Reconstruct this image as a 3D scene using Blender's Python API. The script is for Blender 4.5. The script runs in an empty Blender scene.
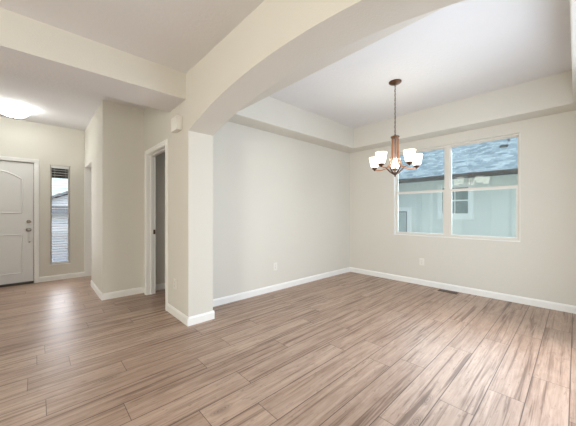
import bpy, bmesh, math, random
from mathutils import Vector, Matrix
random.seed(7)
S = bpy.context.scene
C = S.collection
PI = math.pi

# ------------------------------------------------------------------ camera, world, lights, exposure
cam_d = bpy.data.cameras.new('camera'); cam = bpy.data.objects.new('camera', cam_d); C.objects.link(cam)
cam_d.sensor_width = 36.0; cam_d.lens = 268.7 / 576 * 36.0; cam_d.clip_start = 0.02; cam_d.clip_end = 300
cam.location = (0, 0, 1.2); cam.rotation_euler = (PI / 2, 0, -math.radians(43.01))
S.camera = cam

W = bpy.data.worlds.new('world'); S.world = W; W.use_nodes = True
wn = W.node_tree.nodes; wl = W.node_tree.links
sky = wn.new('ShaderNodeTexSky'); sky.sky_type = 'NISHITA'; sky.sun_disc = False
sky.sun_elevation = math.radians(48); sky.sun_rotation = math.radians(200); sky.air_density = 1.0; sky.dust_density = 2.5
wmx = wn.new('ShaderNodeMix'); wmx.data_type = 'RGBA'; wmx.inputs[0].default_value = 0.5; wmx.inputs[7].default_value = (1.0, 1.0, 1.0, 1)
wl.new(sky.outputs[0], wmx.inputs[6]); wl.new(wmx.outputs[2], wn['Background'].inputs[0]); wn['Background'].inputs[1].default_value = 0.62

def area(name, loc, rot, sx, sy, power, col):
    l = bpy.data.lights.new(name, 'AREA'); l.shape = 'RECTANGLE'; l.size = sx; l.size_y = sy
    l.energy = power; l.color = col
    o = bpy.data.objects.new(name, l); C.objects.link(o); o.location = loc; o.rotation_euler = rot
    return o
# fill lamps added at unseen south, west and side openings; daylight at visible windows
area('south_fill_light', (-1.85, -2.86, 1.1), (PI / 2, 0, 0), 0.6, 1.9, 2, (0.7, 0.85, 1.0))  # weak fill added behind the camera
area('west_fill_light', (-3.24, 0.3, 1.4), (PI / 2 + 0.06, 0, -PI / 2), 1.15, 1.6, 114, (1.0, 0.985, 0.87))  # fill added out of view to light the arch wall
area('dining_side_fill_light', (2.55, -0.24, 1.25), (PI / 2 - 0.12, 0, 0), 1.5, 2.0, 47, (0.76, 0.87, 1.0))  # fill added out of view to light the long dining wall
area('dining_window_light', (5.15, 1.37, 1.53), (PI / 2 - 0.5, 0, PI / 2), 1.75, 1.5, 82, (0.81, 0.875, 1.0))
area('sidelite_light', (0.304, 6.334, 1.17), (PI / 2, 0, PI), 0.25, 1.7, 10, (0.97, 0.97, 1.0))

vs = S.view_settings
vs.view_transform = 'Standard'; vs.look = 'None'; vs.gamma = 1.0; vs.use_curve_mapping = False
vs.exposure = 0.04
S.cycles.max_bounces = 10; S.cycles.diffuse_bounces = 6; S.cycles.transparent_max_bounces = 16
S.cycles.sample_clamp_indirect = 6.0
try: S.cycles.use_denoising = True
except Exception: pass

# ------------------------------------------------------------------ dimensions
XA, XA2, XAD = 1.175, 1.457, 1.290          # arch wall living face, pier back face, thin wall back face
YJ, YD, YD2 = 2.813, 3.175, 3.290           # pier jamb, dining wall face/back
XW = 4.695                                   # window wall
ZS, ZT = 2.427, 2.805                        # soffit, tray ceiling
TX0, TX1, TY0, TY1 = 1.785, 4.386, 0.025, 2.878
YB, XBL = 4.446, 0.656                       # closet block
YF = 6.342                                   # front door wall
ZL, ZE = 2.705, 2.755                        # living and entry ceilings
DR = -0.28                                   # dining right wall

# ------------------------------------------------------------------ materials
def mat(name):
    m = bpy.data.materials.new(name); m.use_nodes = True
    return m, m.node_tree.nodes, m.node_tree.links, m.node_tree.nodes['Principled BSDF']

def plain(name, col, rough=0.5, metal=0.0, var=0.04, scale=20.0, bump=0.0, bscale=120.0, emit=None, estr=0.0, spec=0.5):
    m, n, l, b = mat(name)
    tc = n.new('ShaderNodeTexCoord')
    nz = n.new('ShaderNodeTexNoise'); nz.inputs['Scale'].default_value = scale; nz.inputs['Detail'].default_value = 4
    l.new(tc.outputs['Object'], nz.inputs['Vector'])
    mx = n.new('ShaderNodeMix'); mx.data_type = 'RGBA'
    mx.inputs[6].default_value = (*[c * (1 - var) for c in col], 1); mx.inputs[7].default_value = (*[min(1, c * (1 + var)) for c in col], 1)
    l.new(nz.outputs['Fac'], mx.inputs[0]); l.new(mx.outputs[2], b.inputs['Base Color'])
    b.inputs['Roughness'].default_value = rough; b.inputs['Metallic'].default_value = metal
    b.inputs['Specular IOR Level'].default_value = spec
    if bump:
        n2 = n.new('ShaderNodeTexNoise'); n2.inputs['Scale'].default_value = bscale; n2.inputs['Detail'].default_value = 3
        l.new(tc.outputs['Object'], n2.inputs['Vector'])
        bp = n.new('ShaderNodeBump'); bp.inputs['Strength'].default_value = bump; bp.inputs['Distance'].default_value = 0.004
        l.new(n2.outputs['Fac'], bp.inputs['Height']); l.new(bp.outputs[0], b.inputs['Normal'])
    if emit:
        b.inputs['Emission Color'].default_value = (*emit, 1); b.inputs['Emission Strength'].default_value = estr
    return m

M = {}
M['wall'] = plain('wall_paint', (0.698, 0.675, 0.617), 0.75, var=0.015, scale=3, bump=0.35, bscale=80, spec=0.25)
M['ceil'] = plain('ceiling_paint', (0.765, 0.76, 0.77), 0.8, var=0.015, scale=3, bump=0.7, bscale=38, spec=0.2)
M['trim'] = plain('white_trim_paint', (0.87, 0.87, 0.85), 0.35, var=0.01)
M['door'] = plain('door_paint', (0.80, 0.80, 0.79), 0.4, var=0.01)
M['vinyl'] = plain('window_vinyl', (0.72, 0.685, 0.63), 0.4, var=0.01)
M['plastic'] = plain('white_plastic', (0.80, 0.78, 0.73), 0.35, var=0.01)
M['dark'] = plain('dark_slot', (0.03, 0.028, 0.025), 0.6)
M['bronze'] = plain('oil_rubbed_bronze', (0.13, 0.07, 0.045), 0.35, 0.85, var=0.25, scale=40)
M['copper'] = plain('brushed_copper_bronze', (0.56, 0.28, 0.16), 0.32, 0.85, var=0.2, scale=40)
M['nickel'] = plain('satin_nickel', (0.40, 0.37, 0.33), 0.3, 0.9)
M['register'] = plain('brown_register_metal', (0.12, 0.075, 0.05), 0.45, 0.5)
M['threshold'] = plain('dark_threshold', (0.05, 0.04, 0.03), 0.5)
M['shade'] = plain('frosted_lit_glass', (0.9, 0.88, 0.82), 0.4, emit=(1.0, 0.90, 0.72), estr=2.6)
M['bulb'] = plain('lit_bulb', (0.9, 0.9, 0.9), 0.4, emit=(1.0, 0.86, 0.62), estr=11.0)
M['bowl'] = plain('frosted_lit_bowl', (0.9, 0.9, 0.88), 0.4, emit=(0.88, 0.90, 0.85), estr=25.0)
M['blind'] = plain('white_blind', (0.82, 0.82, 0.80), 0.45, var=0.01)
M['fascia'] = plain('dark_fascia', (0.06, 0.055, 0.05), 0.6)
M['nbwall'] = plain('seafoam_siding', (0.70, 0.73, 0.69), 0.8, var=0.04, scale=6, bump=0.2, bscale=90)
M['nbtrim'] = plain('pale_siding_trim', (0.86, 0.87, 0.84), 0.7, var=0.02)
M['ground'] = plain('pale_concrete', (0.50, 0.50, 0.49), 0.9, var=0.1, scale=2)
M['whitehouse'] = plain('white_lap_siding', (0.74, 0.75, 0.75), 0.8, var=0.03)
M['greyroof'] = plain('grey_shingle', (0.20, 0.22, 0.24), 0.9, var=0.2, scale=12)
M['porch'] = plain('dark_brown_stain', (0.06, 0.035, 0.022), 0.6, var=0.2)
M['nbglass'] = plain('mottled_window_glass', (0.24, 0.29, 0.28), 0.25, var=0.6, scale=16)  # mottled dark grey-green pane colour
M['paleglass'] = plain('pale_window_glass', (0.50, 0.55, 0.53), 0.2, var=0.1, scale=6)
M['garage'] = plain('grey_garage_door', (0.52, 0.54, 0.54), 0.6, var=0.03)
M['shrub'] = plain('shrub_leaf', (0.08, 0.14, 0.05), 0.8, var=0.4, scale=30)

def glass_mat(name, tint, refl):
    m = bpy.data.materials.new(name); m.use_nodes = True; n = m.node_tree.nodes; l = m.node_tree.links
    n.clear(); out = n.new('ShaderNodeOutputMaterial')
    t = n.new('ShaderNodeBsdfTransparent'); t.inputs[0].default_value = (*tint, 1)
    g = n.new('ShaderNodeBsdfGlossy'); g.inputs['Roughness'].default_value = 0.01
    f = n.new('ShaderNodeFresnel'); f.inputs[0].default_value = refl
    mx = n.new('ShaderNodeMixShader'); l.new(f.outputs[0], mx.inputs[0]); l.new(t.outputs[0], mx.inputs[1]); l.new(g.outputs[0], mx.inputs[2])
    l.new(mx.outputs[0], out.inputs[0]); return m
M['glass'] = glass_mat('low_e_glass', (0.86, 0.92, 0.90), 1.7)
M['clear'] = glass_mat('clear_glass', (0.93, 0.96, 0.97), 1.45)

def roof_mat():
    m, n, l, b = mat('blue_grey_shingles')
    uv = n.new('ShaderNodeTexCoord')
    br = n.new('ShaderNodeTexBrick'); br.inputs['Scale'].default_value = 1.0
    br.inputs['Brick Width'].default_value = 0.17; br.inputs['Row Height'].default_value = 0.13; br.inputs['Mortar Size'].default_value = 0.006
    br.inputs['Color1'].default_value = (0.19, 0.26, 0.30, 1); br.inputs['Color2'].default_value = (0.50, 0.58, 0.62, 1); br.inputs['Mortar'].default_value = (0.18, 0.24, 0.28, 1)
    l.new(uv.outputs['UV'], br.inputs['Vector'])
    nz = n.new('ShaderNodeTexNoise'); nz.inputs['Scale'].default_value = 5; nz.inputs['Detail'].default_value = 8; nz.inputs['Roughness'].default_value = 0.8
    mp = n.new('ShaderNodeMapping'); mp.inputs['Scale'].default_value = (2.6, 0.9, 1); l.new(uv.outputs['UV'], mp.inputs['Vector']); l.new(mp.outputs[0], nz.inputs['Vector'])
    mx = n.new('ShaderNodeMix'); mx.data_type = 'RGBA'; mx.blend_type = 'OVERLAY'; mx.inputs[0].default_value = 0.6
    l.new(br.outputs['Color'], mx.inputs[6]); l.new(nz.outputs['Fac'], mx.inputs[7]); l.new(mx.outputs[2], b.inputs['Base Color'])
    b.inputs['Roughness'].default_value = 0.9
    return m
M['shingle'] = roof_mat()

def floor_mat():
    m, n, l, b = mat('laminate_oak_planks')
    def math_(op, a, c, clamp=False):
        x = n.new('ShaderNodeMath'); x.operation = op; x.use_clamp = clamp
        for i, v in enumerate((a, c)):
            if v is None: continue
            if isinstance(v, (int, float)): x.inputs[i].default_value = v
            else: l.new(v, x.inputs[i])
        return x.outputs[0]
    u1 = n.new('ShaderNodeUVMap'); u1.uv_map = 'near'; u2 = n.new('ShaderNodeUVMap'); u2.uv_map = 'far'
    s1 = n.new('ShaderNodeSeparateXYZ'); s2 = n.new('ShaderNodeSeparateXYZ'); l.new(u1.outputs[0], s1.inputs[0]); l.new(u2.outputs[0], s2.inputs[0])
    dmin = math_('MINIMUM', math_('MULTIPLY', math_('MINIMUM', s1.outputs[0], s2.outputs[0]), 1.5), math_('MINIMUM', s1.outputs[1], s2.outputs[1]))
    at = n.new('ShaderNodeAttribute'); at.attribute_name = 'plank'
    sp = n.new('ShaderNodeSeparateColor'); l.new(at.outputs['Color'], sp.inputs[0])
    # grain coordinates: long along the plank, shifted for every plank
    cx = math_('ADD', math_('MULTIPLY', s1.outputs[0], 1.0), math_('MULTIPLY', sp.outputs[0], 37.0))
    cy = math_('ADD', math_('MULTIPLY', s1.outputs[1], 1.0), math_('MULTIPLY', sp.outputs[1], 23.0))
    def noise(sx, sy, detail, dist=0.0, rough=0.55):
        cb = n.new('ShaderNodeCombineXYZ'); l.new(math_('MULTIPLY', cx, sx), cb.inputs[0]); l.new(math_('MULTIPLY', cy, sy), cb.inputs[1]); l.new(math_('MULTIPLY', sp.outputs[2], 9.0), cb.inputs[2])
        z = n.new('ShaderNodeTexNoise'); z.inputs['Scale'].default_value = 1.0; z.inputs['Detail'].default_value = detail; z.inputs['Distortion'].default_value = dist; z.inputs['Roughness'].default_value = rough
        l.new(cb.outputs[0], z.inputs['Vector']); return z.outputs['Fac']
    broad = noise(0.8, 26, 6, 0.9, 0.6)
    fine = noise(4, 95, 4, 0.3)
    mott = noise(3.0, 15, 6, 1.2, 0.62)
    tick = noise(16, 70, 3, 0.5, 0.6)
    def mrange(v, a0, a1, b0, b1):
        x = n.new('ShaderNodeMapRange'); x.clamp = True
        for i, q in zip((1, 2, 3, 4), (a0, a1, b0, b1)): x.inputs[i].default_value = q
        l.new(v, x.inputs[0]); return x.outputs[0]
    def mixc(f, A, col, mode='MIX'):
        x = n.new('ShaderNodeMix'); x.data_type = 'RGBA'; x.blend_type = mode; l.new(f, x.inputs[0]); l.new(A, x.inputs[6]); x.inputs[7].default_value = (*col, 1); return x.outputs[2]
    r1 = n.new('ShaderNodeValToRGB'); e = r1.color_ramp.elements
    e[0].position = 0.34; e[0].color = (0.285, 0.182, 0.128, 1)
    e[1].position = 0.64; e[1].color = (0.53, 0.388, 0.302, 1)
    tot = math_('ADD', math_('MULTIPLY', broad, 0.30), math_('ADD', math_('MULTIPLY', fine, 0.30), math_('MULTIPLY', mott, 0.40)))
    tot = math_('ADD', tot, math_('MULTIPLY', math_('SUBTRACT', sp.outputs[0], 0.5), 0.10))
    l.new(tot, r1.inputs[0])
    c1 = mixc(mrange(broad, 0.47, 0.35, 0.0, 0.80), r1.outputs[0], (0.150, 0.090, 0.062))
    c1 = mixc(mrange(tick, 0.40, 0.28, 0.0, 0.6), c1, (0.17, 0.11, 0.08))
    # knots, each with a few bent grain rings
    vor = n.new('ShaderNodeTexVoronoi'); vor.inputs['Scale'].default_value = 1.0; vor.inputs['Randomness'].default_value = 1.0
    cb = n.new('ShaderNodeCombineXYZ'); l.new(math_('MULTIPLY', cx, 1.5), cb.inputs[0]); l.new(math_('MULTIPLY', cy, 4.5), cb.inputs[1]); l.new(cb.outputs[0], vor.inputs['Vector'])
    knot = mrange(vor.outputs['Distance'], 0.05, 0.15, 1.0, 0.0)
    ring = math_('ADD', 0.5, math_('MULTIPLY', math_('SINE', math_('MULTIPLY', vor.outputs['Distance'], 190.0), None), 0.5))
    c1 = mixc(math_('MULTIPLY', knot, math_('ADD', 0.25, math_('MULTIPLY', ring, 0.4))), c1, (0.12, 0.075, 0.055))
    mk_out = c1
    gr = n.new('ShaderNodeMapRange'); gr.inputs[1].default_value = 0.0014; gr.inputs[2].default_value = 0.0040; gr.inputs[3].default_value = 0.85; gr.inputs[4].default_value = 0.0
    l.new(dmin, gr.inputs[0])
    mg = n.new('ShaderNodeMix'); mg.data_type = 'RGBA'; l.new(gr.outputs[0], mg.inputs[0]); l.new(mk_out, mg.inputs[6]); mg.inputs[7].default_value = (0.055, 0.034, 0.026, 1)
    l.new(mg.outputs[2], b.inputs['Base Color'])
    rg = n.new('ShaderNodeMapRange'); rg.inputs[3].default_value = 0.30; rg.inputs[4].default_value = 0.46; l.new(fine, rg.inputs[0]); l.new(rg.outputs[0], b.inputs['Roughness'])
    bp = n.new('ShaderNodeBump'); bp.inputs['Strength'].default_value = 0.10; bp.inputs['Distance'].default_value = 0.002
    l.new(math_('SUBTRACT', fine, gr.outputs[0]), bp.inputs['Height']); l.new(bp.outputs[0], b.inputs['Normal'])
    b.inputs['Specular IOR Level'].default_value = 0.36
    return m
M['floor'] = floor_mat()

# ------------------------------------------------------------------ mesh helpers
def box(bm, x0, x1, y0, y1, z0, z1):
    v = [bm.verts.new((x, y, z)) for x in (x0, x1) for y in (y0, y1) for z in (z0, z1)]
    for f in ((0, 1, 3, 2), (4, 6, 7, 5), (0, 4, 5, 1), (2, 3, 7, 6), (0, 2, 6, 4), (1, 5, 7, 3)):
        bm.faces.new([v[i] for i in f])

def bevel(bm, w, seg=2, ang=50):
    es = [e for e in bm.edges if e.is_manifold and math.degrees(e.calc_face_angle(0)) > ang]
    if es: bmesh.ops.bevel(bm, geom=es, offset=w, segments=seg, affect='EDGES', profile=0.5)

def prism(bm, pts, axis, a, b):
    """pts: 2-D outline; axis 'x': pts are (y,z); 'y': (x,z); 'z': (x,y); extruded a..b"""
    mk = {'x': lambda p, t: (t, p[0], p[1]), 'y': lambda p, t: (p[0], t, p[1]), 'z': lambda p, t: (p[0], p[1], t)}[axis]
    va = [bm.verts.new(mk(p, a)) for p in pts]; vb = [bm.verts.new(mk(p, b)) for p in pts]
    n = len(pts)
    bm.faces.new(va); bm.faces.new(list(reversed(vb)))
    for i in range(n): bm.faces.new((va[i], vb[i], vb[(i + 1) % n], va[(i + 1) % n]))

def lathe(bm, prof, seg=28, c=(0, 0, 0)):
    rings = []
    for r, z in prof:
        if r < 1e-6: rings.append([bm.verts.new((c[0], c[1], c[2] + z))])
        else: rings.append([bm.verts.new((c[0] + r * math.cos(2 * PI * k / seg), c[1] + r * math.sin(2 * PI * k / seg), c[2] + z)) for k in range(seg)])
    for A, B in zip(rings, rings[1:]):
        if len(A) == 1 and len(B) == 1: continue
        for k in range(seg):
            k2 = (k + 1) % seg
            if len(A) == 1: bm.faces.new((A[0], B[k], B[k2]))
            elif len(B) == 1: bm.faces.new((A[k], A[k2], B[0]))
            else: bm.faces.new((A[k], A[k2], B[k2], B[k]))

def tube(bm, pts, r, seg=10, closed=False):
    pts = [Vector(p) for p in pts]; n = len(pts); rings = []
    up = Vector((0, 0, 1)); prev = None
    for i, p in enumerate(pts):
        if closed: t = (pts[(i + 1) % n] - pts[i - 1])
        else: t = pts[min(i + 1, n - 1)] - pts[max(i - 1, 0)]
        t.normalize()
        if prev is None:
            a = t.cross(up)
            if a.length < 1e-3: a = t.cross(Vector((1, 0, 0)))
        else: a = prev - t * prev.dot(t)
        a.normalize(); prev = a; b = t.cross(a)
        rr = r[i] if isinstance(r, (list, tuple)) else r
        rings.append([bm.verts.new(p + rr * (math.cos(2 * PI * k / seg) * a + math.sin(2 * PI * k / seg) * b)) for k in range(seg)])
    m = n if closed else n - 1
    for i in range(m):
        A, B = rings[i], rings[(i + 1) % n]
        for k in range(seg): bm.faces.new((A[k], A[(k + 1) % seg], B[(k + 1) % seg], B[k]))
    if not closed: bm.faces.new(list(reversed(rings[0]))); bm.faces.new(rings[-1])

def obj(name, bm, m, parent=None, smooth=False):
    bmesh.ops.recalc_face_normals(bm, faces=bm.faces)
    me = bpy.data.meshes.new(name); bm.to_mesh(me); bm.free()
    if smooth:
        for p in me.polygons: p.use_smooth = True
    me.materials.append(M[m] if isinstance(m, str) else m)
    o = bpy.data.objects.new(name, me); C.objects.link(o)
    if parent is not None:
        o.parent = parent; o.matrix_parent_inverse = Matrix.Identity(4)
    return o

def empty(name, loc, rz=0.0, parent=None):
    o = bpy.data.objects.new(name, None); C.objects.link(o); o.location = loc; o.rotation_euler = (0, 0, rz); o.empty_display_size = 0.1
    if parent is not None: o.parent = parent
    return o

def tag(o, label, cat, group=None):
    o['label'] = label; o['category'] = cat
    if group: o['group'] = group
    return o

def struct(name, bm, m, label=None, cat=None, parent=None):
    o = obj(name, bm, m, parent)
    if parent is None:
        o['kind'] = 'structure'
        if label: o['label'] = label
        if cat: o['category'] = cat
    return o
NB = bmesh.new

# ------------------------------------------------------------------ floor
def build_floor():
    bm = NB(); n1 = bm.loops.layers.uv.new('near'); n2 = bm.loops.layers.uv.new('far')
    pl = bm.loops.layers.float_color.new('plank')
    Wd, L, y00 = 0.1918, 1.243, 0.028
    known = {18: .392, 16: .048, 14: .192, 13: -.05, 12: .497, 11: .04, 10: .962, 9: .398, 8: 1.103, 7: .718, 4: 2.186, 3: 2.717, 2: 1.891, 1: 2.25, 0: 2.658}
    x_lo, x_hi = -3.42, 4.83
    for row in range(-16, 34):
        y0 = y00 + row * Wd; y1 = y0 + Wd
        off = known.get(row, random.uniform(0, L))
        x = off - math.ceil((off - x_lo) / L) * L
        while x < x_hi:
            xa, xb = max(x, x_lo), min(x + L, x_hi)
            if xb - xa > 0.02:
                f = bm.faces.new([bm.verts.new(p) for p in ((xa, y0, 0), (xb, y0, 0), (xb, y1, 0), (xa, y1, 0))])
                col = (random.random(), random.random(), random.random(), 1)
                for lp in f.loops:
                    px, py = lp.vert.co.x, lp.vert.co.y
                    lp[n1].uv = (px - x, py - y0); lp[n2].uv = (x + L - px, y1 - py); lp[pl] = col
            x += L
    struct('floor', bm, 'floor', 'brown oak laminate plank floor running through the rooms', 'floor')
build_floor()
bm = NB(); box(bm, -3.42, 4.83, -3.04, 6.5, -0.16, -0.004)
o = struct('floor_slab', bm, 'ground', 'concrete slab under the plank floor', 'floor'); o.name = 'floor.001'

# ------------------------------------------------------------------ walls
AC, AH, AZ0, AZ1 = 1.362, 1.451, 2.077, 2.295
AR = (AH ** 2 + (AZ1 - AZ0) ** 2) / (2 * (AZ1 - AZ0))
def arch_pts(n=48):
    r = []
    for i in range(n + 1):
        y = AC - AH + 2 * AH * i / n
        r.append((y, AZ1 - AR + math.sqrt(AR ** 2 - (y - AC) ** 2)))
    return r
bm = NB()
prism(bm, [(-3.0, 0), (AC - AH, 0)] + arch_pts() + [(YJ, 0), (YD, 0), (YD, 2.95), (-3.0, 2.95)], 'x', XA, XA2)
bevel(bm, 0.012, 3, 60)
struct('wall_arch', bm, 'wall', 'beige wall with the wide segmental arch into the dining room', 'wall')
DY0, DY1, DZ = 3.487, 4.282, 2.045            # doorway in the thin wall beyond the pier
bm = NB()
box(bm, XA, XAD, YD, DY0 - 0.018, 0, 2.9); box(bm, XA, XAD, DY1 + 0.018, YB + 0.05, 0, 2.9); box(bm, XA, XAD, DY0 - 0.018, DY1 + 0.018, DZ + 0.018, 2.9)
struct('wall_hall', bm, 'wall', 'beige wall beside the pier holding the cased doorway', 'wall')
bm = NB(); box(bm, XAD, XW + 0.14, YD, YD2, 0, 2.9)
struct('wall_dining', bm, 'wall', 'plain long left wall of the dining room', 'wall')
# window wall with hole
WY0, WY1, WZ0, WZ1 = 0.506, 2.238, 0.812, 2.272
bm = NB()
box(bm, XW, XW + 0.14, DR - 0.12, WY0, 0, 2.9); box(bm, XW, XW + 0.14, WY1, YD, 0, 2.9)
box(bm, XW, XW + 0.14, WY0, WY1, 0, WZ0); box(bm, XW, XW + 0.14, WY0, WY1, WZ1, 2.9)
struct('wall_window', bm, 'wall', 'far dining room wall with the wide double window', 'wall')
bm = NB(); box(bm, XA2, 1.75, DR - 0.12, DR, 0, 2.9); box(bm, 3.35, XW, DR - 0.12, DR, 0, 2.9); box(bm, 1.75, 3.35, DR - 0.12, DR, 2.2, 2.9); box(bm, 1.75, 3.35, DR - 0.12, DR, 0, 0.12)
struct('wall_right', bm, 'wall', 'right wall of the dining room with an opening added for light', 'wall')  # unseen opening added to let light onto the long dining wall
# soffit ring round the tray
bm = NB()
out = [(XA2 - 0.01, DR), (XW, DR), (XW, YD), (XA2 - 0.01, YD)]; inn = [(TX0, TY0), (TX1, TY0), (TX1, TY1), (TX0, TY1)]
vs_ = {}
for z in (ZS, 2.9):
    vs_[z] = ([bm.verts.new((*p, z)) for p in out], [bm.verts.new((*p, z)) for p in inn])
for i in range(4):
    j = (i + 1) % 4
    (oa, ia), (ob, ib) = vs_[ZS], vs_[2.9]
    bm.faces.new((oa[i], oa[j], ia[j], ia[i])); bm.faces.new((ob[i], ib[i], ib[j], ob[j]))
    bm.faces.new((oa[i], ob[i], ob[j], oa[j])); bm.faces.new((ia[i], ia[j], ib[j], ib[i]))
bmesh.ops.recalc_face_normals(bm, faces=bm.faces)
es = [e for e in bm.edges if all(abs(v.co.z - ZS) < 1e-5 for v in e.verts) and all(TX0 - .01 < v.co.x < TX1 + .01 and TY0 - .01 < v.co.y < TY1 + .01 for v in e.verts)]
bmesh.ops.bevel(bm, geom=es, offset=0.012, segments=3, affect='EDGES', profile=0.5)
struct('wall_soffit', bm, 'wall', 'dropped soffit ring around the dining room tray ceiling', 'soffit')
# closet block beside the entry, side opening beyond
bm = NB()
box(bm, XBL, 2.7, YB, YB + 0.115, 0, 2.9); box(bm, XBL, XBL + 0.115, YB + 0.115, 5.47, 0, 2.9); box(bm, XBL, XBL + 0.115, 5.47, YF, 2.055, 2.9)
bmesh.ops.remove_doubles(bm, verts=bm.verts, dist=1e-5)
struct('wall_closet', bm, 'wall', 'beige wall block between the entry and the cased doorway', 'wall')
bm = NB(); box(bm, 1.75, 1.87, YB + 0.115, YF, 0, 2.9)
struct('wall_passage', bm, 'wall', 'wall at the back of the side passage', 'wall')
bm = NB(); box(bm, 2.6, 2.7, YD2, 3.5, 0, 2.9); box(bm, 2.6, 2.7, 4.25, YB, 0, 2.9); box(bm, 2.6, 2.7, 3.5, 4.25, 0, 0.9); box(bm, 2.6, 2.7, 3.5, 4.25, 2.1, 2.9)  # unseen opening added to brighten this room with sky light
struct('wall_study', bm, 'wall', 'end wall of the dim room behind the cased doorway', 'wall')
# front wall, door hole and sidelite hole
FX0, FX1, FZ = -0.972, -0.035, 2.068
SX0, SX1, SZ0, SZ1 = 0.168, 0.440, 0.285, 2.052
bm = NB()
for a in ((-1.72, FX0, 0, 2.9), (FX0, FX1, FZ, 2.9), (FX1, SX0, 0, 2.9), (SX0, SX1, 0, SZ0), (SX0, SX1, SZ1, 2.9), (SX1, 1.87, 0, 2.9)):
    box(bm, a[0], a[1], YF, YF + 0.15, a[2], a[3])
struct('wall_front', bm, 'wall', 'entry wall with the front door and the narrow sidelite', 'wall')
bm = NB(); box(bm, -1.72, -1.6, 3.38, YF, 0, 2.9)
struct('wall_entry', bm, 'wall', 'left wall of the entry', 'wall')
bm = NB(); box(bm, -3.42, -1.6, 3.2, 3.38, 0, 2.9)
struct('wall_north', bm, 'wall', 'living room wall left of the entry', 'wall')
bm = NB()
box(bm, -3.42, -3.3, -3.0, -0.3, 0, 2.9); box(bm, -3.42, -3.3, 0.9, 3.2, 0, 2.9); box(bm, -3.42, -3.3, -0.3, 0.9, 0, 0.55); box(bm, -3.42, -3.3, -0.3, 0.9, 2.25, 2.9)
struct('wall_west', bm, 'wall', 'west living room wall with an opening added for light behind the camera', 'wall')  # unseen opening added and placed to light the arch wall
bm = NB()
box(bm, -3.3, -2.2, -3.02, -2.9, 0, 2.9); box(bm, -1.5, XA, -3.02, -2.9, 0, 2.9); box(bm, -2.2, -1.5, -3.02, -2.9, 2.1, 2.9); box(bm, -2.2, -1.5, -3.02, -2.9, 0, 0.1)
struct('wall_south', bm, 'wall', 'south living room wall with an opening added for light behind the camera', 'wall')  # unseen opening added for light, narrowed to keep the beam darker
# ceilings and the dropped beam
bm = NB(); box(bm, -3.3, XA, -2.9, 3.0, ZL, ZL + 0.15)
struct('ceiling', bm, 'ceil', 'living room ceiling near the camera', 'ceiling')
bm = NB(); box(bm, -1.6, XBL + 0.115, 3.0, YF, ZE, ZE + 0.12); box(bm, XBL + 0.115, 2.6, YB + 0.115, YF, ZE, ZE + 0.12); box(bm, XBL + 0.115, XA, 3.0, YB, ZE, ZE + 0.12); box(bm, XAD, 2.6, YD2, YB, ZE, ZE + 0.12)
struct('ceiling', bm, 'ceil', 'entry ceiling carrying the flush light', 'ceiling')
bm = NB(); box(bm, TX0 - 0.1, TX1 + 0.1, TY0 - 0.1, TY1 + 0.1, ZT, ZT + 0.09)
struct('ceiling', bm, 'ceil', 'white tray ceiling over the dining room', 'ceiling')
bm = NB(); box(bm, -1.62, XA + 0.01, 2.875, 3.375, ZS, 2.86); bevel(bm, 0.012, 3)
o = struct('trim_1', bm, 'wall', 'dropped ceiling beam between living room and entry', 'beam')
o.data.materials.append(M['ceil'])
for p in o.data.polygons:
    if p.normal.z < -0.7: p.material_index = 1

# ------------------------------------------------------------------ baseboards
BH, BT = 0.092, 0.014
def baseboard(name, p0, p1, nrm, label):
    """p0->p1 along the wall, nrm = direction into the room"""
    p0 = Vector((*p0, 0)); p1 = Vector((*p1, 0)); n = Vector((*nrm, 0)); bm = NB()
    prof = [(0, 0), (BT, 0), (BT, BH - 0.02), (BT * 0.55, BH - 0.006), (0.004, BH), (0, BH)]
    va = [bm.verts.new(p0 + n * d + Vector((0, 0, z))) for d, z in prof]; vb = [bm.verts.new(p1 + n * d + Vector((0, 0, z))) for d, z in prof]
    for i in range(len(prof)): j = (i + 1) % len(prof); bm.faces.new((va[i], va[j], vb[j], vb[i]))
    bm.faces.new(list(reversed(va))); bm.faces.new(vb)
    struct(name, bm, 'trim', label, 'baseboard')
baseboard('baseboard_dining', (XA2, YD), (XW, YD), (0, -1), 'white baseboard along the long dining room wall')
baseboard('baseboard_window', (XW, YD - BT), (XW, DR), (-1, 0), 'white baseboard below the dining room window')
baseboard('baseboard_pier', (XA, 3.428), (XA, YJ - BT), (-1, 0), 'white baseboard on the hall face of the arch pier')
baseboard('baseboard_jamb', (XA, YJ), (XA2 + BT, YJ), (0, -1), 'white baseboard on the inner face of the arch pier')
baseboard('baseboard_back', (XA2, YJ), (XA2, YD - BT), (1, 0), 'white baseboard on the dining side of the arch pier')
baseboard('baseboard_closet', (XBL - BT, YB), (XA, YB), (0, -1), 'white baseboard across the beige wall block')
baseboard('baseboard_side', (XBL, YB), (XBL, 5.47), (-1, 0), 'white baseboard on the entry side of the beige wall block')
baseboard('baseboard_front', (0.022, YF), (XBL + 0.115, YF), (0, -1), 'white baseboard below the sidelite')
baseboard('baseboard_study', (XAD, YB), (2.6, YB), (0, -1), 'white baseboard in the dim room behind the cased doorway')

# ------------------------------------------------------------------ cased doorway (trim_2) and passage jamb (trim_3)
bm = NB(); CW = 0.060
# living-side casing: stepped profile
for a, b, h in ((0, CW, 0.012), (CW * 0.45, CW - 0.002, 0.019)):
    box(bm, XA - h, XA, DY0 - 0.004 - b, DY0 - 0.004 - a, 0, DZ + 0.004 + b)
    box(bm, XA - h, XA, DY1 + 0.004 + a, DY1 + 0.004 + b, 0, DZ + 0.004 + b)
    box(bm, XA - h, XA, DY0 - 0.004 - a, DY1 + 0.004 + a, DZ + 0.004 + a, DZ + 0.004 + b)
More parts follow.
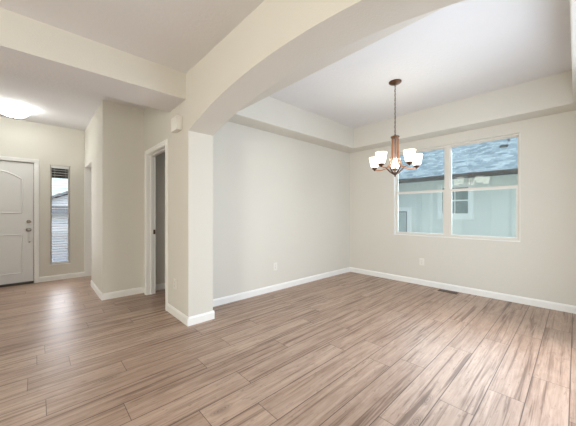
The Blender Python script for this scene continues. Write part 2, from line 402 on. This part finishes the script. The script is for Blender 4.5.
# jamb boards and stop
box(bm, XA, XAD, DY0 - 0.018, DY0, 0, DZ + 0.018); box(bm, XA, XAD, DY1, DY1 + 0.018, 0, DZ + 0.018); box(bm, XA, XAD, DY0, DY1, DZ, DZ + 0.018)
box(bm, XA + 0.045, XA + 0.075, DY0, DY0 + 0.011, 0, DZ); box(bm, XA + 0.045, XA + 0.075, DY1 - 0.011, DY1, 0, DZ); box(bm, XA + 0.045, XA + 0.075, DY0 + 0.011, DY1 - 0.011, DZ - 0.011, DZ)
door2 = struct('trim_2', bm, 'trim', 'white cased doorway frame beside the arch pier', 'door frame')
bm = NB(); box(bm, XA + 0.085, XA + 0.111, DY1 - 0.003, DY1, 0.885, 0.950)
sp = obj('strike_plate', bm, 'bronze', door2); sp['label'] = 'dark metal strike plate'
bm = NB(); box(bm, XBL - 0.004, XBL + 0.118, YF - 0.022, YF, 0, 2.055)  # drywall jamb face; trim white stands in for light falling on it
struct('trim_3', bm, 'trim', 'upright jamb at the passage corner right of the sidelite, whitened for light on it', 'trim')

# ------------------------------------------------------------------ front door
def arch_panel(x0, x1, z0, z1, rise, n=20):
    pts = [(x0, z0), (x1, z0)]
    if rise:
        for i in range(n + 1):
            t = i / n; x = x1 + (x0 - x1) * t
            pts.append((x, z1 + rise * (1 - (2 * t - 1) ** 2)))
    else: pts += [(x1, z1), (x0, z1)]
    return pts
DXL, DXR = -0.957, -0.047; YS = YF + 0.026
bm = NB(); box(bm, DXL, DXR, YS, YS + 0.044, 0.035, 2.052); bevel(bm, 0.003, 1)
door1 = struct('door_1', bm, 'door', 'white two-panel front door with arched upper panel', 'door')
for (z0, z1, rise) in ((1.205, 1.77, 0.125), (0.19, 0.835, 0)):
    pts = arch_panel(DXL + 0.145, DXR - 0.145, z0, z1, rise)
    bm = NB(); tube(bm, [(x, YS - 0.001, z) for x, z in pts], 0.013, 8, closed=True)
    cx = sum(p[0] for p in pts) / len(pts); cz = (z0 + z1) / 2
    ins = [((DXL + DXR) / 2 + (x - (DXL + DXR) / 2) * 0.86, cz + (z - cz) * 0.86) for x, z in pts]
    prism(bm, ins, 'y', YS - 0.007, YS + 0.004)
    obj('door_panel', bm, 'door', door1)
bm = NB(); lathe(bm, [(0, 0.024), (0.022, 0.022), (0.027, 0.014), (0.029, 0), (0, 0)]); bmesh.ops.rotate(bm, verts=bm.verts, cent=(0, 0, 0), matrix=Matrix.Rotation(PI / 2, 3, 'X'))
bmesh.ops.translate(bm, verts=bm.verts, vec=(-0.107, YS, 1.055)); o = obj('deadbolt', bm, 'nickel', door1, True); o['label'] = 'dark metal deadbolt'
bm = NB(); lathe(bm, [(0, 0.066), (0.018, 0.064), (0.028, 0.054), (0.029, 0.044), (0.018, 0.032), (0.011, 0.024), (0.012, 0.012), (0.030, 0.008), (0.033, 0), (0, 0)]); bmesh.ops.rotate(bm, verts=bm.verts, cent=(0, 0, 0), matrix=Matrix.Rotation(PI / 2, 3, 'X'))
bmesh.ops.translate(bm, verts=bm.verts, vec=(-0.107, YS, 0.915)); o = obj('door_knob', bm, 'nickel', door1, True); o['label'] = 'dark metal round knob'
bm = NB(); lathe(bm, [(0, 0.012), (0.010, 0.011), (0.014, 0.004), (0.014, 0), (0, 0)], 16); bmesh.ops.rotate(bm, verts=bm.verts, cent=(0, 0, 0), matrix=Matrix.Rotation(PI / 2, 3, 'X'))
bmesh.ops.translate(bm, verts=bm.verts, vec=(-0.098, YS, 0.707)); o = obj('bumper', bm, 'nickel', door1, True); o['label'] = 'small grey round fitting below the knob'
bm = NB()
for a, b, h in ((0, 0.056, 0.012), (0.028, 0.054, 0.019)):
    box(bm, FX0 - b, FX0 - a, YF - h, YF, 0, FZ + b); box(bm, FX1 + a, FX1 + b, YF - h, YF, 0, FZ + b); box(bm, FX0 - a, FX1 + a, YF - h, YF, FZ + a, FZ + b)
box(bm, FX0, FX0 + 0.010, YF, YF + 0.15, 0, FZ); box(bm, FX1 - 0.008, FX1, YF, YF + 0.15, 0, FZ); box(bm, FX0, FX1, YF, YF + 0.15, FZ - 0.010, FZ)
fr = struct('trim_4', bm, 'trim', 'white casing around the front door', 'door frame')
bm = NB(); box(bm, FX0 + 0.010, FX1 - 0.008, YF - 0.012, YF + 0.15, 0, 0.030)
o = obj('threshold', bm, 'threshold', fr); o['label'] = 'dark threshold strip'
bm = NB(); box(bm, FX1 - 0.0125, FX1 - 0.008, YF + 0.012, YF + 0.07, 0.03, FZ - 0.01); box(bm, FX0 + 0.010, FX1 - 0.008, YF + 0.03, YF + 0.07, FZ - 0.0165, FZ - 0.01)
o = obj('weatherstrip', bm, 'threshold', fr); o['label'] = 'dark weatherstrip'

# ------------------------------------------------------------------ sidelite window and blind
win2 = empty('window_2', ((SX0 + SX1) / 2, YF + 0.11, SZ0)); win2['kind'] = 'structure'; win2['label'] = 'tall narrow sidelite window right of the front door'; win2['category'] = 'window'
def rel(bm, o): bmesh.ops.translate(bm, verts=bm.verts, vec=-Vector(o.location))
bm = NB(); fw = 0.022
box(bm, SX0, SX0 + fw, YF + 0.09, YF + 0.14, SZ0, SZ1); box(bm, SX1 - fw, SX1, YF + 0.09, YF + 0.14, SZ0, SZ1)
box(bm, SX0 + fw, SX1 - fw, YF + 0.09, YF + 0.14, SZ0, SZ0 + fw); box(bm, SX0 + fw, SX1 - fw, YF + 0.09, YF + 0.14, SZ1 - fw, SZ1)
rel(bm, win2); obj('window_frame', bm, 'vinyl', win2)
bm = NB(); box(bm, SX0 + fw, SX1 - fw, YF + 0.112, YF + 0.116, SZ0 + fw, SZ1 - fw); rel(bm, win2); obj('pane', bm, 'clear', win2)
bm = NB(); box(bm, SX0 - 0.006, SX1 + 0.006, YF - 0.010, YF + 0.09, SZ0 - 0.012, SZ0 + 0.006); bevel(bm, 0.003, 2); rel(bm, win2); obj('sill', bm, 'trim', win2)
bl = empty('window_blind', ((SX0 + SX1) / 2, YF + 0.045, SZ0 + 0.006))
tag(bl, 'white horizontal blind hanging open in the narrow sidelite by the front door', 'blind')
bm = NB(); box(bm, SX0 + 0.008, SX1 - 0.008, YF + 0.012, YF + 0.068, SZ1 - 0.045, SZ1); bevel(bm, 0.004, 2); rel(bm, bl); obj('headrail', bm, 'blind', bl)
bm = NB(); z = SZ0 + 0.075
while z < SZ1 - 0.06:
    x0, x1 = SX0 + 0.012, SX1 - 0.012
    v = [bm.verts.new(p) for p in ((x0, YF + 0.020, z - 0.004), (x1, YF + 0.020, z - 0.004), (x1, YF + 0.040, z + 0.001), (x0, YF + 0.040, z + 0.001), (x0, YF + 0.060, z + 0.004), (x1, YF + 0.060, z + 0.004))]
    w = [bm.verts.new(q.co + Vector((0, 0, 0.003))) for q in v]
    for q in ((0, 1, 2, 3), (3, 2, 5, 4)):
        bm.faces.new([v[i] for i in q]); bm.faces.new([w[i] for i in reversed(q)])
    for a, b in ((0, 1), (1, 2), (2, 5), (5, 4), (4, 3), (3, 0)): bm.faces.new((v[a], v[b], w[b], w[a]))
    z += 0.046
rel(bm, bl); obj('slats', bm, 'blind', bl)
bm = NB(); box(bm, SX0 + 0.012, SX1 - 0.012, YF + 0.016, YF + 0.064, SZ0 + 0.012, SZ0 + 0.034); bevel(bm, 0.004, 2); rel(bm, bl); obj('bottom_rail', bm, 'blind', bl)
bm = NB()
for x in (SX0 + 0.06, SX1 - 0.06): tube(bm, [(x, YF + 0.018, SZ0 + 0.03), (x, YF + 0.018, SZ1 - 0.04)], 0.0012, 6)
rel(bm, bl); obj('ladder_cord', bm, 'blind', bl)

# ------------------------------------------------------------------ dining window
win = empty('window_1', (XW + 0.09, (WY0 + WY1) / 2, WZ0)); win['kind'] = 'structure'; win['label'] = 'wide double single-hung window in the dining room'; win['category'] = 'window'
MY = 1.392; FX = XW + 0.050; FW = 0.022
bm = NB(); a, b = FX, XW + 0.135
box(bm, a, b, WY0, WY0 + FW, WZ0, WZ1); box(bm, a, b, WY1 - FW, WY1, WZ0, WZ1)
box(bm, a, b, WY0 + FW, WY1 - FW, WZ0, WZ0 + FW); box(bm, a, b, WY0 + FW, WY1 - FW, WZ1 - FW, WZ1)
rel(bm, win); obj('window_frame', bm, 'vinyl', win)
bm = NB(); box(bm, a - 0.004, b, MY - 0.038, MY + 0.038, WZ0 + FW, WZ1 - FW); bevel(bm, 0.003, 2); rel(bm, win); obj('mullion', bm, 'vinyl', win)
bm = NB(); box(bm, XW - 0.004, a, WY0 + 0.001, WY1 - 0.001, WZ0, WZ0 + 0.012); rel(bm, win); obj('sill', bm, 'trim', win)
bm = NB(); box(bm, XW - 0.002, a, WY1 - 0.006, WY1, WZ0 + 0.012, WZ1); box(bm, XW - 0.002, a, WY0, WY0 + 0.006, WZ0 + 0.012, WZ1); rel(bm, win); obj('jamb', bm, 'trim', win)
ZR = 1.558
for (y0, y1, tilt) in ((WY0 + FW, MY - 0.038, 1.05), (MY + 0.038, WY1 - FW, 0.0)):
    # lower sash (inner track): stiles and rails
    s = 0.024; bm = NB()
    xa, xb = FX + 0.006, FX + 0.030
    box(bm, xa, xb, y0, y0 + s, WZ0 + FW, ZR + 0.018); box(bm, xa, xb, y1 - s, y1, WZ0 + FW, ZR + 0.018)
    box(bm, xa, xb, y0 + s, y1 - s, WZ0 + FW, WZ0 + FW + s + 0.006); box(bm, xa, xb, y0 + s, y1 - s, ZR - 0.022, ZR + 0.018)
    rel(bm, win); sash = obj('lower_sash', bm, 'vinyl', win)
    bm = NB(); box(bm, xa + 0.010, xa + 0.014, y0 + s, y1 - s, WZ0 + FW + s + 0.006, ZR - 0.022); rel(bm, win); obj('pane', bm, 'glass', sash)
    # upper sash (outer track)
    s = 0.012; bm = NB(); xa, xb = FX + 0.036, FX + 0.060
    box(bm, xa, xb, y0, y0 + s, ZR - 0.02, WZ1 - FW); box(bm, xa, xb, y1 - s, y1, ZR - 0.02, WZ1 - FW)
    box(bm, xa, xb, y0 + s, y1 - s, WZ1 - FW - s, WZ1 - FW); box(bm, xa, xb, y0 + s, y1 - s, ZR - 0.02, ZR + 0.012)
    rel(bm, win); sash = obj('upper_sash', bm, 'vinyl', win)
    bm = NB(); box(bm, xa + 0.010, xa + 0.014, y0 + s, y1 - s, ZR + 0.012, WZ1 - FW - s)
    if tilt:
        bmesh.ops.rotate(bm, verts=bm.verts, cent=(xa + 0.012, (y0 + y1) / 2, 1.9), matrix=Matrix.Rotation(math.radians(-tilt), 3, 'Z'))
    rel(bm, win); obj('pane', bm, 'glass', sash)

# ------------------------------------------------------------------ chandelier
def chandelier():
    ox, oy = 3.205, 1.512
    R = empty('chandelier', (ox, oy, ZT))
    tag(R, 'bronze five-light chandelier with frosted white glass shades hanging from the tray ceiling', 'chandelier')
    bm = NB(); lathe(bm, [(0, 0), (0.074, 0), (0.074, -0.008), (0.060, -0.020), (0.030, -0.030), (0.010, -0.036), (0, -0.036)], 32); obj('canopy', bm, 'bronze', R, True)
    # chain
    bm = NB(); z0, z1 = -0.034, -0.645; n = 22; st = (z0 - z1) / n
    for k in range(n):
        zc = z0 - st * (k + 0.5); h = st * 0.66; w = 0.008; pts = []
        for i in range(14):
            t = 2 * PI * i / 14; u = w * math.cos(t); v = h * math.sin(t)
            pts.append((u, 0, zc + v) if k % 2 else (0, u, zc + v))
        tube(bm, pts, 0.0023, 6, closed=True)
    tube(bm, [(0.003 * math.sin(k * 1.3), 0.003 * math.cos(k * 1.3), z0 - (z0 - z1) * k / 40) for k in range(41)], 0.0022, 6)
    obj('chain', bm, 'bronze', R, True)
    zt = 2.135 - ZT
    bm = NB(); lathe(bm, [(0, 0.030), (0.008, 0.030), (0.010, 0.016), (0.018, 0.010), (0.048, 0.004), (0.052, -0.004), (0.048, -0.016), (0.014, -0.020), (0, -0.020)], 28, (0, 0, zt)); obj('cap', bm, 'bronze', R, True)
    
    bm = NB(); tube(bm, [(0, 0, zt - 0.01), (0, 0, 1.70 - ZT)], 0.008, 12)
    obj('centre_stem', bm, 'copper', R, True)
    zb = 1.640 - ZT
    bm = NB(); lathe(bm, [(0, 0), (0.007, 0.004), (0.010, 0.012), (0.007, 0.018), (0.018, 0.026), (0.026, 0.036), (0.020, 0.050), (0.009, 0.060), (0, 0.060)], 24); o = obj('finial', bm, 'bronze', R, True); o.location = (0, 0, zb)
    fwd = math.radians(90 - 43.01)
    ang0 = math.atan2(oy, ox)
    rad = 0.258; zc = 1.760 - ZT
    for k in range(5):
        a = ang0 + 2 * PI * k / 5; c, s = math.cos(a), math.sin(a)
        P = lambda r, z: (r * c, r * s, z)
        # arm: from the cap straight down the body, then out in a shallow curve to the shade cup
        prof = [(0.036, zt - 0.010), (0.037, 2.05 - ZT), (0.038, 1.98 - ZT), (0.042, 1.91 - ZT), (0.052, 1.85 - ZT), (0.070, 1.80 - ZT), (0.098, 1.765 - ZT), (0.130, 1.748 - ZT), (0.165, 1.741 - ZT), (0.200, 1.740 - ZT), (0.230, 1.743 - ZT), (0.250, 1.750 - ZT), (rad, 1.760 - ZT)]
        bm = NB(); tube(bm, [P(*q) for q in prof], [0.0075] * 5 + [0.007] * 8, 10); obj('arm', bm, 'copper', R, True)
        bm = NB(); tube(bm, [P(0.010, zb + 0.034), P(0.040, zb + 0.052), P(0.068, zb + 0.078), P(0.092, zb + 0.104), P(0.108, 1.760 - ZT)], [0.0085, 0.009, 0.009, 0.008, 0.006], 8); obj('brace', bm, 'bronze', R, True)
        bm = NB(); lathe(bm, [(0, -0.022), (0.010, -0.020), (0.012, -0.006), (0.030, 0.002), (0.036, 0.012), (0.036, 0.020), (0.0, 0.020)], 22, (rad * c, rad * s, zc)); obj('cup', bm, 'bronze', R, True)
        t = 0.004; H = 0.134
        pr = [(0.018, 0.0), (0.036, 0.005), (0.046, 0.022), (0.053, 0.054), (0.059, 0.095), (0.067, H)]
        full = pr + [(r - t, z) for r, z in reversed(pr[1:])] + [(0.018, t)]
        bm = NB(); lathe(bm, full, 28, (rad * c, rad * s, zc + 0.016)); sh = obj('shade', bm, 'shade', R, True)
        bm = NB(); lathe(bm, [(0, 0), (0.013, 0.004), (0.014, 0.03), (0.022, 0.050), (0.025, 0.070), (0.018, 0.088), (0, 0.096)], 18, (rad * c, rad * s, zc + 0.020)); obj('bulb', bm, 'bulb', sh, True)
chandelier()

# ------------------------------------------------------------------ flush ceiling light in the entry
def flush():
    R = empty('ceiling_light', (-0.255, 5.60, ZE)); tag(R, 'white frosted glass bowl light flush on the entry ceiling', 'ceiling light')
    bm = NB(); lathe(bm, [(0, 0), (0.145, 0), (0.150, -0.012), (0.140, -0.030), (0, -0.030)], 36); obj('pan', bm, 'nickel', R, True)
    bm = NB(); lathe(bm, [(0, -0.152), (0.05, -0.149), (0.10, -0.136), (0.138, -0.114), (0.166, -0.082), (0.182, -0.050), (0.188, -0.034), (0.182, -0.034), (0.161, -0.080), (0.134, -0.109), (0.098, -0.131), (0, -0.147)], 40); obj('glass_bowl', bm, 'bowl', R, True)
    bm = NB(); lathe(bm, [(0, -0.180), (0.008, -0.178), (0.013, -0.170), (0.008, -0.162), (0.016, -0.156), (0.020, -0.150), (0.006, -0.148), (0.006, -0.03), (0, -0.03)], 16); o = obj('finial', bm, 'nickel', R, True); o['label'] = 'small grey finial'
    for k in range(3):
        a = math.radians(250 + 120 * k); bm = NB(); tube(bm, [(0.150 * math.cos(a), 0.150 * math.sin(a), -0.02), (0.182 * math.cos(a), 0.182 * math.sin(a), -0.028), (0.190 * math.cos(a), 0.190 * math.sin(a), -0.044)], 0.006, 8); obj('clip', bm, 'nickel', R, True)
flush()

# ------------------------------------------------------------------ chime, outlets, register
R = empty('door_chime', (XA, 3.0625, 2.12)); tag(R, 'white door chime box high on the wall beside the arch', 'door chime')
bm = NB(); box(bm, -0.060, -0.006, -0.0875, 0.0875, 0, 0.152); bevel(bm, 0.008, 3); obj('cover', bm, 'plastic', R)
bm = NB(); box(bm, -0.006, 0, -0.080, 0.080, 0.006, 0.146); obj('back_plate', bm, 'plastic', R)

def outlet(name, loc, rz, label, switch=False):
    R = empty(name, loc, rz); tag(R, label, 'wall outlet', 'wall outlets')
    bm = NB(); box(bm, -0.036, 0.036, -0.006, 0, -0.058, 0.058); bevel(bm, 0.003, 2); obj('cover_plate', bm, 'plastic', R)
    for z in (-0.021, 0.021):
        bm = NB(); pts = [(0.0165 * math.cos(t), z + min(0.0135, max(-0.0135, 0.0175 * math.sin(t)))) for t in [2 * PI * i / 20 for i in range(20)]]
        prism(bm, pts, 'y', -0.0085, -0.004); r = obj('receptacle', bm, 'plastic', R)
        bm = NB()
        for x in (-0.007, 0.005): box(bm, x, x + 0.002, -0.0092, -0.008, z - 0.001, z + 0.008)
        box(bm, -0.002, 0.002, -0.0092, -0.008, z - 0.010, z - 0.006); obj('slots', bm, 'dark', r)
    bm = NB(); lathe(bm, [(0, 0.0012), (0.003, 0.0008), (0.0035, 0)], 10); bmesh.ops.rotate(bm, verts=bm.verts, cent=(0, 0, 0), matrix=Matrix.Rotation(PI / 2, 3, 'X')); bmesh.ops.translate(bm, verts=bm.verts, vec=(0, -0.006, 0)); obj('screw', bm, 'nickel', R)
outlet('wall_outlet', (2.69, YD, 0.372), 0.0, 'white wall outlet on the long plain wall of the dining room')
outlet('wall_outlet', (XW, 1.757, 0.385), -PI / 2, 'white wall outlet below the dining room window')
outlet('wall_outlet', (XA, 3.185, 0.372), -PI / 2, 'beige wall outlet low on the arch pier')

R = empty('floor_register', (4.575, 1.33, 0.0)); tag(R, 'small brown metal floor register at the baseboard below the window', 'floor vent')
bm = NB(); box(bm, -0.055, 0.055, -0.13, 0.13, 0.0, 0.006); bevel(bm, 0.003, 2); obj('grille_frame', bm, 'register', R)
bm = NB()
for k in range(12): box(bm, -0.038, 0.038, -0.112 + k * 0.0195, -0.102 + k * 0.0195, 0.0055, 0.0066)
obj('slots', bm, 'dark', R)

# ------------------------------------------------------------------ outside: neighbour's house behind the dining window
bm = NB(); box(bm, -60, 60, -60, 70, -0.75, -0.45)
struct('ground', bm, 'ground', 'pale ground outside the house', 'ground').name = 'trim_5'
bpy.data.objects['trim_5'].name = 'ground'
def neighbour():
    X = 8.0; R = empty('neighbor_house', (X, 2.5, -0.45)); tag(R, 'pale seafoam neighboring house with blue-grey shingle roof seen through the dining window', 'house')
    bm = NB(); box(bm, X, X + 8, -6, 11, -0.45, 2.22); y = -5.9
    rel(bm, R); w = obj('wall', bm, 'nbwall', R)
    while y < 7:
        if not (1.70 < y < 2.62 or 3.15 < y < 4.3) and y > -2:
            bm = NB(); box(bm, X - 0.014, X, y, y + 0.045, -0.45, 2.2); rel(bm, R); obj('batten', bm, 'nbwall', R)
        y += 0.405
    # roof slab
    ex, ez, sl = 7.48, 2.13, 0.52; rx = 12.0; bm = NB(); uvl = bm.loops.layers.uv.new('UVMap')
    P = [(ex, -7, ez), (ex, 12, ez), (rx, 12, ez + sl * (rx - ex)), (rx, -7, ez + sl * (rx - ex))]
    top = [bm.verts.new(p) for p in P]; bot = [bm.verts.new((p[0], p[1], p[2] - 0.10)) for p in P]
    bm.faces.new(top); bm.faces.new(list(reversed(bot)))
    for i in range(4): bm.faces.new((top[i], bot[i], bot[(i + 1) % 4], top[(i + 1) % 4]))
    for f in bm.faces:
        for lp in f.loops: lp[uvl].uv = (lp.vert.co.y, (lp.vert.co.x - ex) * math.sqrt(1 + sl * sl))
    rel(bm, R); obj('roof', bm, 'shingle', R)
    bm = NB(); box(bm, ex - 0.06, ex + 0.02, -7, 12, 2.045, 2.145); rel(bm, R); o = obj('gutter', bm, 'fascia', R); o['label'] = 'dark gutter'
    bm = NB(); box(bm, ex + 0.02, X, -7, 12, 2.10, 2.13); rel(bm, R); obj('eave', bm, 'nbtrim', R)
    # window with trim and grid
    def nwin(y0, y1, z0, z1, c, grid, pane='nbglass'):
        bm = NB()
        box(bm, X - 0.03, X, y0 - c, y0, z0 - c, z1 + c); box(bm, X - 0.03, X, y1, y1 + c, z0 - c, z1 + c); box(bm, X - 0.03, X, y0, y1, z1, z1 + c); box(bm, X - 0.03, X, y0, y1, z0 - c * 1.1, z0)
        box(bm, X - 0.045, X, y0 - c - 0.02, y1 + c + 0.02, z0 - c * 1.35, z0 - c * 1.1)
        rel(bm, R); f = obj('window', bm, 'nbtrim', R)
        bm = NB(); box(bm, X - 0.008, X - 0.002, y0, y1, z0, z1); rel(bm, R); obj('pane', bm, pane, f)
        bm = NB()
        if grid:
            box(bm, X - 0.016, X - 0.004, y0, y1, (z0 + z1) / 2 - 0.018, (z0 + z1) / 2 + 0.018)
            box(bm, X - 0.014, X - 0.004, (y0 + y1) / 2 - 0.01, (y0 + y1) / 2 + 0.01, z0, z1)
        else:
            for q in ((y0, y0 + 0.03), (y1 - 0.03, y1)): box(bm, X - 0.016, X - 0.004, *q, z0, z1)
            box(bm, X - 0.016, X - 0.004, y0, y1, z1 - 0.03, z1)
        rel(bm, R); obj('grid', bm, 'nbtrim' if grid else 'greyroof', f)
    nwin(1.865, 2.46, 1.19, 1.86, 0.115, True)
    nwin(3.40, 4.10, 0.20, 1.25, 0.115, False, 'paleglass')
    # roof vent and pipe
    vx, vy = 9.10, 1.31; vz = ez + sl * (vx - ex)
    bm = NB(); prism(bm, [(vx - 0.07, vz - 0.05), (vx + 0.07, vz + 0.02), (vx + 0.05, vz + 0.065), (vx - 0.06, vz + 0.01)], 'y', vy - 0.085, vy + 0.085); rel(bm, R); o = obj('roof_vent', bm, 'dark', R); o['label'] = 'black roof vent'
    bm = NB(); px, py = 9.5, 1.26; pz = ez + sl * (px - ex); tube(bm, [(px, py, pz - 0.05), (px, py, pz + 0.09)], 0.03, 12); rel(bm, R); o = obj('vent_pipe', bm, 'greyroof', R); o['label'] = 'grey vent pipe'
neighbour()

# ------------------------------------------------------------------ outside the front door: porch and the house across the street
R = empty('porch_roof', (-0.2, 7.8, -0.45)); tag(R, 'dark brown porch roof seen at the top of the sidelite', 'porch')
bm = NB(); box(bm, -2.2, 2.2, 6.5, 9.2, 2.42, 2.55); rel(bm, R); obj('roof_deck', bm, 'porch', R)
bm = NB(); box(bm, -2.2, 2.2, 8.95, 9.10, 2.09, 2.42); rel(bm, R); obj('beam', bm, 'porch', R)
for x in (-2.1, 2.0):
    bm = NB(); box(bm, x, x + 0.14, 8.955, 9.095, -0.45, 2.09); rel(bm, R); obj('post', bm, 'porch', R)
Y = 24.0; R = empty('opposite_house', (0.5, Y, -0.45)); tag(R, 'white house with grey gable roof across the street seen through the sidelite', 'house')
bm = NB(); prism(bm, [(-4, -0.45), (9, -0.45), (9, 3.6), (5.0, 3.95), (-2.5, 0.75), (-4, 0.75)], 'y', Y, Y + 7); rel(bm, R); obj('wall', bm, 'whitehouse', R)
bm = NB(); prism(bm, [(-4.4, 0.02), (5.0, 4.02), (9.6, 2.0), (9.6, 2.16), (5.0, 4.18), (-4.4, 0.18)], 'y', Y - 0.4, Y + 7.4); rel(bm, R); obj('roof', bm, 'greyroof', R)
bm = NB(); prism(bm, [(Y - 0.9, 1.22), (Y, 1.22), (Y, 1.66), (Y - 0.9, 1.30)], 'x', -1.5, 7); rel(bm, R); obj('porch_roof', bm, 'greyroof', R)
bm = NB(); box(bm, -1.0, 4.6, Y - 0.04, Y, -0.3, 0.95)
for k in range(4): box(bm, -1.0, 4.6, Y - 0.05, Y - 0.04, -0.28 + k * 0.31, -0.02 + k * 0.31)
rel(bm, R); obj('garage_door', bm, 'whitehouse', R)
R = empty('fence', (0.8, 15.0, -0.45)); tag(R, 'low pale board fence below the white house seen through the sidelite', 'fence')
bm = NB()
for k in range(36): box(bm, -2.4 + k * 0.14, -2.272 + k * 0.14, 15.0, 15.03, -0.42, 0.42)
rel(bm, R); obj('boards', bm, 'garage', R)
bm = NB(); box(bm, -2.4, 2.63, 15.03, 15.07, 0.15, 0.25); rel(bm, R); obj('rail', bm, 'garage', R)
